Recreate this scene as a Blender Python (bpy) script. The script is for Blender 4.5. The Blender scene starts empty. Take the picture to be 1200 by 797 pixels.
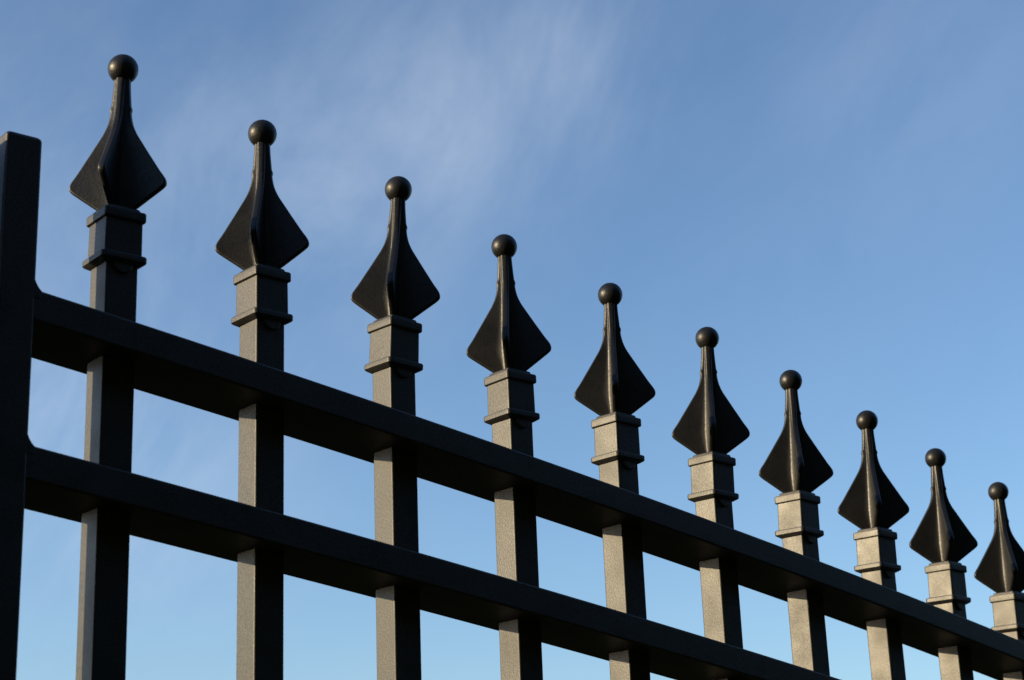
import bpy, bmesh, math, random
from mathutils import Vector, Matrix, Quaternion

random.seed(7)
MM = 0.001
C = bpy.context.scene.collection
scene = bpy.context.scene

# ------------------------------------------------------------------ measures (millimetres)
SPACING = 124.503          # between picket centres
BOW = 7.239e-05            # slight bow of the fence in plan (1/mm)
SLOPE, SAG = -0.12601, -2.330e-05   # the fence follows a falling kerb
RAIL_FRONT, RAIL_BACK = -35.25, 33.54
TOP_RAIL = (-22.05, 0.0)
LOW_RAIL = (-130.43, -107.27)
HEIGHT = 2000.0            # top of the upper rail at the first picket
TUBE = 12.5
CAP_Z, CAP_DROP = 81.06, -0.02015   # underside of the upper collar lip over the rail
N_PICKETS = 13
FENCE_LOC = Vector((0, 0, 0))


def line(t):
    """point, heading of the fence line at distance t along it"""
    a = BOW * t
    return Vector((t * (1 - a * a / 6), t * a / 2 * (1 - a * a / 12),
                   HEIGHT + SLOPE * t + SAG * t * t / 2)), a


# ------------------------------------------------------------------ materials
def nodes(name):
    m = bpy.data.materials.new(name)
    m.use_nodes = True
    nt = m.node_tree
    return m, nt, nt.nodes['Principled BSDF']


def link(nt, a, b):
    nt.links.new(a, b)


def powder_coat(name, col, rough, spec, grain, bump, sheen_var=0.13):
    """matt black powder coat: fine grain in the surface, faint dust, a few specks"""
    m, nt, p = nodes(name)
    tc = nt.nodes.new('ShaderNodeTexCoord')
    oi = nt.nodes.new('ShaderNodeObjectInfo')
    off = nt.nodes.new('ShaderNodeVectorMath'); off.operation = 'MULTIPLY_ADD'
    comb = nt.nodes.new('ShaderNodeCombineXYZ')
    for k in range(3):
        link(nt, oi.outputs['Random'], comb.inputs[k])
    link(nt, comb.outputs[0], off.inputs[0])
    off.inputs[1].default_value = (3.1, 5.7, 9.3)
    link(nt, tc.outputs['Object'], off.inputs[2])
    fine = nt.nodes.new('ShaderNodeTexNoise')
    fine.inputs['Scale'].default_value = grain
    fine.inputs['Detail'].default_value = 2.0
    fine.inputs['Roughness'].default_value = 0.6
    link(nt, off.outputs[0], fine.inputs['Vector'])
    broad = nt.nodes.new('ShaderNodeTexNoise')
    broad.inputs['Scale'].default_value = 35.0
    broad.inputs['Detail'].default_value = 5.0
    link(nt, off.outputs[0], broad.inputs['Vector'])
    # colour: base with fine mottling and dust
    ramp = nt.nodes.new('ShaderNodeMapRange')
    ramp.inputs['From Min'].default_value = 0.2
    ramp.inputs['From Max'].default_value = 0.75
    ramp.inputs['To Min'].default_value = 0.75
    ramp.inputs['To Max'].default_value = 1.5
    link(nt, broad.outputs['Fac'], ramp.inputs['Value'])
    mul = nt.nodes.new('ShaderNodeMix'); mul.data_type = 'RGBA'; mul.blend_type = 'MULTIPLY'
    mul.inputs['Factor'].default_value = 1.0
    mul.inputs['A'].default_value = (*col, 1)
    link(nt, ramp.outputs['Result'], mul.inputs['B'])
    # dark specks
    vor = nt.nodes.new('ShaderNodeTexVoronoi')
    vor.inputs['Scale'].default_value = 110.0
    link(nt, off.outputs[0], vor.inputs['Vector'])
    sp = nt.nodes.new('ShaderNodeMapRange')
    sp.inputs['From Min'].default_value = 0.07
    sp.inputs['From Max'].default_value = 0.14
    link(nt, vor.outputs['Distance'], sp.inputs['Value'])
    mul2 = nt.nodes.new('ShaderNodeMix'); mul2.data_type = 'RGBA'; mul2.blend_type = 'MULTIPLY'
    mul2.inputs['Factor'].default_value = 0.6
    link(nt, mul.outputs['Result'], mul2.inputs['A'])
    link(nt, sp.outputs['Result'], mul2.inputs['B'])
    link(nt, mul2.outputs['Result'], p.inputs['Base Color'])
    # roughness
    rr = nt.nodes.new('ShaderNodeMapRange')
    rr.inputs['To Min'].default_value = rough - sheen_var
    rr.inputs['To Max'].default_value = rough + sheen_var
    link(nt, broad.outputs['Fac'], rr.inputs['Value'])
    link(nt, rr.outputs['Result'], p.inputs['Roughness'])
    sv = nt.nodes.new('ShaderNodeMapRange')
    sv.inputs['From Min'].default_value = 0.2
    sv.inputs['From Max'].default_value = 0.7
    sv.inputs['To Min'].default_value = spec * 0.68
    sv.inputs['To Max'].default_value = spec * 1.32
    link(nt, fine.outputs['Fac'], sv.inputs['Value'])
    link(nt, sv.outputs['Result'], p.inputs['Specular IOR Level'])
    bp = nt.nodes.new('ShaderNodeBump')
    bp.inputs['Strength'].default_value = bump
    bp.inputs['Distance'].default_value = 0.00028
    link(nt, fine.outputs['Fac'], bp.inputs['Height'])
    link(nt, bp.outputs['Normal'], p.inputs['Normal'])
    return m


PAINT = powder_coat('black_powder_coat', (0.014, 0.013, 0.0125), 0.485, 0.50, 720.0, 0.5)
CAST = powder_coat('black_cast_metal', (0.0085, 0.0085, 0.009), 0.43, 0.35, 520.0, 0.5)

# ground: dark rough turf and soil
GROUND, nt, p = nodes('ground_turf')
tc = nt.nodes.new('ShaderNodeTexCoord')
n1 = nt.nodes.new('ShaderNodeTexNoise'); n1.inputs['Scale'].default_value = 3.0; n1.inputs['Detail'].default_value = 8
link(nt, tc.outputs['Object'], n1.inputs['Vector'])
cr = nt.nodes.new('ShaderNodeValToRGB')
cr.color_ramp.elements[0].color = (0.008, 0.011, 0.006, 1)
cr.color_ramp.elements[1].color = (0.022, 0.027, 0.013, 1)
cr.color_ramp.elements[0].position = 0.35; cr.color_ramp.elements[1].position = 0.7
link(nt, n1.outputs['Fac'], cr.inputs['Fac'])
link(nt, cr.outputs['Color'], p.inputs['Base Color'])
p.inputs['Roughness'].default_value = 1.0
p.inputs['Specular IOR Level'].default_value = 0.0
bp = nt.nodes.new('ShaderNodeBump'); bp.inputs['Strength'].default_value = 0.6
link(nt, n1.outputs['Fac'], bp.inputs['Height']); link(nt, bp.outputs['Normal'], p.inputs['Normal'])


# ------------------------------------------------------------------ mesh helpers
def mesh_object(name, bm, mat, parent=None, smooth=35):
    bmesh.ops.recalc_face_normals(bm, faces=bm.faces)
    me = bpy.data.meshes.new(name)
    bm.to_mesh(me); bm.free()
    for f in me.polygons:
        f.use_smooth = True
    me.set_sharp_from_angle(angle=math.radians(smooth))
    me.materials.append(mat)
    o = bpy.data.objects.new(name, me)
    C.objects.link(o)
    if parent:
        o.parent = parent
    if mat is not GROUND:
        wn = o.modifiers.new('weighted_normals', 'WEIGHTED_NORMAL')
        wn.mode = 'FACE_AREA'; wn.weight = 100; wn.keep_sharp = True
    return o


def loft(bm, loops, cap=True):
    rows = [[bm.verts.new(Vector(p) * MM) for p in lp] for lp in loops]
    n = len(rows[0])
    for a, b in zip(rows, rows[1:]):
        for i in range(n):
            bm.faces.new((a[i], a[(i + 1) % n], b[(i + 1) % n], b[i]))
    if cap:
        bm.faces.new(rows[0]); bm.faces.new(rows[-1])
    return rows


def rounded_rect(x0, x1, y0, y1, r, seg=4):
    pts = []
    for cx, cy, a0 in ((x1 - r, y1 - r, 0), (x0 + r, y1 - r, 90), (x0 + r, y0 + r, 180), (x1 - r, y0 + r, 270)):
        for k in range(seg + 1):
            a = math.radians(a0 + 90 * k / seg)
            pts.append((cx + r * math.cos(a), cy + r * math.sin(a)))
    return pts


def square_stack(bm, prof, seg=4):
    """a square column from (z, half width, corner radius) rows"""
    loops = []
    for z, h, r in prof:
        loops.append([(x, y, z) for x, y in rounded_rect(-h, h, -h, h, r, seg)])
    loft(bm, loops)


# ------------------------------------------------------------------ one picket and the parts of its cap
def picket_mesh(bm):
    # the tube reaches the ground at its deepest, its head is hidden inside the collar
    square_stack(bm, [(-2000, TUBE, 1.6), (60, TUBE, 1.6)])


def collar_mesh(bm):
    square_stack(bm, [
        (-34.0, 12.9, 1.6), (-33.8, 13.6, 2.0), (-31.8, 17.0, 3.2), (-31.0, 17.7, 3.4),
        (-27.6, 17.75, 3.4), (-26.8, 17.3, 3.2), (-26.5, 16.4, 2.8), (-26.3, 14.8, 2.0),
        (-25.9, 14.6, 1.6), (-0.3, 14.4, 1.6), (-0.1, 15.4, 1.8), (0.2, 16.0, 2.0), (0.9, 16.4, 2.3),
        (6.3, 16.4, 2.3), (7.2, 15.9, 2.2), (7.5, 15.0, 2.0), (7.6, 13.4, 1.8),
        (7.8, 13.0, 1.6), (9.6, 12.8, 1.6), (10.3, 12.2, 1.6)])


def tab_mesh(bm):
    """tongue under the front lip of the collar, a round-ended lug"""
    def ring(w, y, drop):
        pts = [(-w, y, -30.5), (w, y, -30.5)]
        for k in range(0, 13):
            a = math.radians(-180 * k / 12)
            pts.append((w * math.cos(a), y, -35.0 - drop + (w * 0.8) * math.sin(a)))
        return pts
    loft(bm, [ring(6.0, -14.7, 0.0), ring(6.8, -14.5, 0.0), ring(7.3, -14.0, 0.0), ring(7.5, -12.3, 0.0)])


FIN = [(119, 5.9), (114, 6.05), (108, 6.3), (102, 6.75), (97, 7.15), (93.6, 7.4), (92.8, 7.5), (91, 7.6), (89.4, 7.7), (88.6, 7.8),
       (85, 8.2), (82, 8.75), (79, 9.5), (76, 10.5), (73, 11.8), (70, 13.3), (66, 15.7), (62, 18.1), (58, 20.5),
       (54, 22.9), (48, 26.6), (44, 29.0), (40, 31.5), (37, 33.6), (35, 34.9), (33.5, 35.7),
       (32, 36.2), (30.5, 36.4), (29, 36.2), (27.7, 35.5), (26.4, 34.2), (25, 32.4), (22, 28.4), (18, 23.0), (14, 17.6), (11, 13.6),
       (9.4, 12.0)]


def spearhead_mesh(bm):
    """four fins on the diagonals of the picket, lofted as one cross-shaped casting"""
    loops = []
    for z, r0 in FIN:
        t = 2.75                                  # half the thickness of a fin
        core = 3.6

        def arm(r):
            """outline of one fin pointing +x, from inner corner to inner corner"""
            # the underside of a fin has softer edges than its rim
            tip = min(2.6 if z < 29 else 1.5, (r - core) * 0.45)
            sq = 0.8 if z < 29 else 0.62

            def side(rr):
                return t + (core - t) * max(0.0, 1 - (rr - core) / 5.0) ** 2
            rs = [core + (r - tip - core) * q for q in (0.08, 0.25, 0.55, 1.0)]
            ends = []
            for k in range(1, 14):
                a = math.radians(-90 + 180 * k / 14)
                ends.append((r - tip + tip * math.cos(a), t * math.copysign(abs(math.sin(a)) ** sq, math.sin(a))))
            return [(rr, -side(rr)) for rr in rs] + ends + [(rr, side(rr)) for rr in reversed(rs)]

        lp = []
        for q in range(4):
            # the mould left a small nub on the two side fins
            nub = 0.75 * max(0.0, 1 - ((z - 91) / 2.4) ** 2) if q % 2 else 0.0
            a = math.radians(45 + 90 * q)
            ca, sa = math.cos(a), math.sin(a)
            lp += [(x * ca - y * sa, x * sa + y * ca, z) for x, y in arm(r0 + nub)]
        loops.append(lp)
    loft(bm, loops)


def ball_mesh(bm):
    bmesh.ops.create_uvsphere(bm, u_segments=40, v_segments=24, radius=11.25 * MM)


def new(fn):
    bm = bmesh.new(); fn(bm); return bm


# ------------------------------------------------------------------ the fence
fence = bpy.data.objects.new('picket_fence', None)
fence.empty_display_size = 0.2
C.objects.link(fence)
fence['label'] = 'black metal picket fence with ball-tipped four-finned spearheads against blue sky'
fence['category'] = 'fence'
fence.location = FENCE_LOC

PICKET_ROWS = []


def first_picket():
    pk = mesh_object('picket', new(picket_mesh), PAINT, fence)
    co = mesh_object('collar', new(collar_mesh), PAINT, pk)
    tb = mesh_object('collar_tab', new(tab_mesh), PAINT, pk)
    sp = mesh_object('spearhead', new(spearhead_mesh), CAST, pk, 50)
    bl = mesh_object('ball', new(ball_mesh), CAST, pk, 80)
    return pk, {'collar': co, 'collar_tab': tb, 'spearhead': sp, 'ball': bl}


def copy_picket(pk, parts):
    c = pk.copy(); C.objects.link(c); c.parent = fence
    out = {}
    for k, o in parts.items():
        d = o.copy(); C.objects.link(d); d.parent = c
        out[k] = d
    return c, out


# every hammered-on cap sits a little askew: (lean along the fence in mm at the ball, lean across, lift, twist in degrees)
CAPS = [(1.4, -0.7, 2.2, -1.5), (-0.5, 0.3, 0.8, 1.5), (4.9, -3.8, 2.6, 0.6), (-0.6, 0.5, -1.4, -1.2),
        (1.1, -1.2, -0.8, 0.5), (3.4, -4.0, 0.6, -0.6), (2.8, -3.7, 0.0, 1.2), (2.4, -3.5, -1.2, -1.0),
        (1.7, -2.7, -2.2, 0.8), (1.3, -2.3, -1.4, -0.4), (0.5, -0.9, 0, 0.5), (-0.5, 1.1, 0, -0.5),
        (0.3, -0.7, 0, 0.2)]

src = first_picket()
for i in range(N_PICKETS):
    pk, parts = src if i == 0 else copy_picket(*src)
    t = i * SPACING
    pos, a = line(t)
    pk.location = pos * MM
    pk.rotation_euler = (0, 0, a)
    lx, ly, lift, tw = CAPS[i]
    z0 = CAP_Z + CAP_DROP * t + lift
    rot = Matrix.Rotation(math.atan2(lx, 150.0), 4, 'Y') @ Matrix.Rotation(-math.atan2(ly, 150.0), 4, 'X') @ Matrix.Rotation(math.radians(tw), 4, 'Z')
    base = Vector((0, 0, z0 - 30)) * MM
    M = Matrix.Translation(base) @ rot @ Matrix.Translation(Vector((0, 0, 30)) * MM)
    for k, o in parts.items():
        L = M.copy()
        if k == 'ball':
            L = M @ Matrix.Translation(Vector((0, 0, 124.7)) * MM)
        o.matrix_local = L
    PICKET_ROWS.append(pk)


def rail_mesh(z0, z1, t0, t1):
    bm = bmesh.new()
    sec = rounded_rect(RAIL_FRONT, RAIL_BACK, z0, z1, 1.8, 4)     # (across, up)
    loops = []
    n = 90
    for k in range(n + 1):
        t = t0 + (t1 - t0) * k / n
        c, a = line(t)
        nx, ny = -math.sin(a), math.cos(a)
        loops.append([(c.x + nx * v, c.y + ny * v, c.z + w) for v, w in sec])
    loft(bm, loops)
    return bm


POST_R, POST_L = -75.1, -101.2
END_T = N_PICKETS * SPACING - 40
mesh_object('rail', rail_mesh(*TOP_RAIL, POST_R - 6, END_T + 6), PAINT, fence)
mesh_object('rail', rail_mesh(*LOW_RAIL, POST_R - 6, END_T + 6), PAINT, fence)
mesh_object('rail', rail_mesh(-1723.0, -1700.0, POST_R - 6, END_T + 6), PAINT, fence)


def post(cx, cy, a, x0, x1, top, bottom):
    bm = bmesh.new()
    f, b = RAIL_FRONT - 0.3, RAIL_BACK + 0.3
    loops = [[(x, y, z) for x, y in rounded_rect(x0 + ins, x1 - ins, f + ins, b - ins, r)] for z, ins, r in
             ((bottom, 0, 2.2), (top - 3.2, 0, 2.2), (top - 1.6, 0.5, 2.2), (top - 0.5, 1.5, 2.2), (top, 3.0, 2.2))]
    loft(bm, loops)
    o = mesh_object('post', bm, PAINT, fence)
    o.location = Vector((cx, cy, 0)) * MM
    o.rotation_euler = (0, 0, a)
    return o


post(0, 0, 0.0, POST_L, POST_R, HEIGHT + 119.5, -20)
# unseen extra post, added to shade the left face of the near post
post(0, 0, 0.0, POST_L - 51.0, POST_L - 27.0, HEIGHT + 119.5, -20)
ce, ae = line(END_T)
post(ce.x, ce.y, ae, 0, 23.8, ce.z + 119.5, -20)


def weld_mesh(z_low, z_high, size_h, size_v):
    """smoothed fillet in the corner above a rail where it meets the post"""
    bm = bmesh.new()
    loops = []
    n = 8
    run = []
    for k in range(n + 1):
        q = k / n
        # slightly hollow run from the post face down to the rail top
        run.append((POST_R + size_h * q ** 1.25, z_high + size_v * (1 - q) ** 1.25 + SLOPE * size_h * q))
    for y, ins in ((RAIL_FRONT + 1.4, 0.0), (RAIL_FRONT + 0.4, 0.35), (RAIL_FRONT - 0.2, 1.2)):
        loops.append([(POST_R - 4, y, z_low - 6), (POST_R - 4, y, z_high + size_v - ins)]
                     + [(x - ins * 0.7, y, z - ins * 0.7) for x, z in run] + [(POST_R + size_h - ins, y, z_low - 6)])
    loops = [[(x, RAIL_BACK - 1.0, z) for x, y, z in loops[0]]] + loops
    loft(bm, loops)
    return bm


for zt in (TOP_RAIL[1], LOW_RAIL[1]):
    zz = line(POST_R)[0].z + zt
    mesh_object('weld', weld_mesh(zz, zz, 5.0, 6.5), PAINT, fence, 40)

# ------------------------------------------------------------------ ground
# one sheet: level at the fence, with an unseen rise added behind the camera to block the sky
def ground_height(x, y):
    if y > -4.5:
        return 0.0
    d = min(1.0, (-4.5 - y) / 15.0)
    sky_blocker = 19.0 * d * d * (3 - 2 * d)
    return sky_blocker + 0.25 * d * math.sin(x * 0.31 + 1.3 * math.sin(y * 0.4)) + 0.2 * d * math.sin(x * 0.83 + y * 0.6)


xs = sorted({*range(-60, 61, 3), -4000, -1500, -500, -200, -110, -80, 80, 110, 200, 500, 1500, 4000})
ys = [-4000, -1500, -500, -150, -60, -35, -28] + [-24 + 0.75 * k for k in range(27)] + [-3.0, 0, 6, 20, 60, 150, 500, 1500, 4000]
bm = bmesh.new()
rows = [[bm.verts.new((x, y, ground_height(x, y))) for x in xs] for y in ys]
for r0, r1 in zip(rows, rows[1:]):
    for k in range(len(xs) - 1):
        bm.faces.new((r0[k], r0[k + 1], r1[k + 1], r1[k]))
g = mesh_object('ground', bm, GROUND, None, 60)
g['kind'] = 'structure'
g['label'] = 'dark turf on the ground under the fence'
g['category'] = 'ground'

# ------------------------------------------------------------------ light
SUN_AZ, SUN_EL = math.radians(26.0), math.radians(13.5)     # azimuth measured from the fence line, behind it
to_sun = Vector((-math.cos(SUN_AZ) * math.cos(SUN_EL), math.sin(SUN_AZ) * math.cos(SUN_EL), math.sin(SUN_EL)))
ld = bpy.data.lights.new('sun', 'SUN')
ld.energy = 3.6
ld.angle = math.radians(0.5)
ld.color = (1.0, 0.785, 0.465)
lo = bpy.data.objects.new('sun', ld)
C.objects.link(lo)
lo.rotation_euler = to_sun.to_track_quat('Z', 'Y').to_euler()
lo.location = (-3, 2, 4)

w = bpy.data.worlds.new('World')
scene.world = w
w.use_nodes = True
nt = w.node_tree
bg = nt.nodes['Background']
sky = nt.nodes.new('ShaderNodeTexSky')
sky.sky_type = 'NISHITA'
sky.sun_disc = False
sky.sun_elevation = SUN_EL
sky.sun_rotation = math.atan2(to_sun.x, to_sun.y)
sky.air_density = 0.92
sky.dust_density = 0.7
sky.ozone_density = 3.2
bg.inputs['Strength'].default_value = 0.10
tc = nt.nodes.new('ShaderNodeTexCoord')


def mth(op, a, b=None, c=None):
    n = nt.nodes.new('ShaderNodeMath'); n.operation = op
    for k, v in enumerate((a, b, c)):
        if v is None:
            continue
        if isinstance(v, (int, float)):
            n.inputs[k].default_value = v
        else:
            nt.links.new(v, n.inputs[k])
    return n.outputs[0]


def lobe(direction, width):
    """soft round patch of sky around a direction"""
    d = nt.nodes.new('ShaderNodeVectorMath'); d.operation = 'DOT_PRODUCT'
    nt.links.new(tc.outputs['Generated'], d.inputs[0])
    d.inputs[1].default_value = Vector(direction).normalized()
    x = mth('SUBTRACT', 1.0, d.outputs['Value'])
    return mth('EXPONENT', mth('MULTIPLY', x, -2.0 / math.radians(width) ** 2))


# thin cirrus: stretched noise, gathered where the photograph shows it
def along(v, k):
    d = nt.nodes.new('ShaderNodeVectorMath'); d.operation = 'DOT_PRODUCT'
    nt.links.new(tc.outputs['Generated'], d.inputs[0])
    d.inputs[1].default_value = Vector(v).normalized() * k
    return d.outputs['Value']


cv = nt.nodes.new('ShaderNodeCombineXYZ')
nt.links.new(along((0.24, -0.54, 0.79), 4.5), cv.inputs[0])      # along the wind
nt.links.new(along((0.74, -0.42, -0.51), 9.0), cv.inputs[1])    # across it
nt.links.new(along((0.62, 0.72, 0.30), 5.0), cv.inputs[2])
cn = nt.nodes.new('ShaderNodeTexNoise')
cn.inputs['Scale'].default_value = 1.0
cn.inputs['Detail'].default_value = 9.0
cn.inputs['Roughness'].default_value = 0.68
cn.inputs['Distortion'].default_value = 0.35
nt.links.new(cv.outputs[0], cn.inputs['Vector'])
wisps = nt.nodes.new('ShaderNodeMapRange'); wisps.interpolation_type = 'SMOOTHSTEP'
wisps.inputs['From Min'].default_value = 0.2
wisps.inputs['From Max'].default_value = 0.78
nt.links.new(cn.outputs['Fac'], wisps.inputs['Value'])
area = None
for d, wd, g_ in (
        ((0.555, 0.714, 0.426), 4.2, 1.0), ((0.52, 0.76, 0.39), 4.2, 0.95), ((0.60, 0.66, 0.45), 4.0, 0.8),
        ((0.47, 0.79, 0.40), 4.0, 0.7), ((0.735, 0.519, 0.436), 5.0, 0.3), ((0.64, 0.63, 0.43), 3.0, 0.3),
        ((0.382, 0.807, 0.45), 3.0, 0.35), ((0.41, 0.87, 0.272), 4.0, 1.3), ((0.45, 0.86, 0.24), 5.0, 0.9),
        ((0.38, 0.86, 0.33), 9.0, 0.55)):
    l = mth('MULTIPLY', lobe(d, wd), g_)
    area = l if area is None else mth('MAXIMUM', area, l)
dens = mth('MULTIPLY', mth('MULTIPLY', wisps.outputs['Result'], mth('ADD', area, 0.10)), 0.38)
mix = nt.nodes.new('ShaderNodeMix'); mix.data_type = 'RGBA'
nt.links.new(dens, mix.inputs['Factor'])
nt.links.new(sky.outputs['Color'], mix.inputs['A'])
mix.inputs['B'].default_value = (3.4, 3.85, 4.6, 1)
nt.links.new(mix.outputs['Result'], bg.inputs['Color'])

# ------------------------------------------------------------------ camera
CAM = (-554.746, -1083.646, -394.391 + HEIGHT)
R_ = Vector((0.766924, -0.640643, -0.037468)); U_ = Vector((-0.168044, -0.256831, 0.951735)); F_ = Vector((0.619345, 0.723612, 0.304626))
cd = bpy.data.cameras.new('camera')
cd.sensor_width = 36.0
cd.lens = 2062.543 / 1200 * 36
cd.dof.use_dof = True
cd.dof.focus_distance = 1.5
cd.dof.aperture_fstop = 16.0
cd.clip_start = 0.02
cd.clip_end = 20000
cam = bpy.data.objects.new('camera', cd)
C.objects.link(cam)
m3 = Matrix((R_, U_, -F_)).transposed()
cam.location = Vector(CAM) * MM
cam.rotation_euler = m3.to_quaternion().normalized().to_euler()
scene.camera = cam

# ------------------------------------------------------------------ render settings
scene.render.engine = 'CYCLES'
scene.view_settings.view_transform = 'Standard'
scene.view_settings.look = 'None'
scene.view_settings.gamma = 1.0
scene.view_settings.exposure = 1.02
scene.render.resolution_x = 1024
scene.render.resolution_y = 680
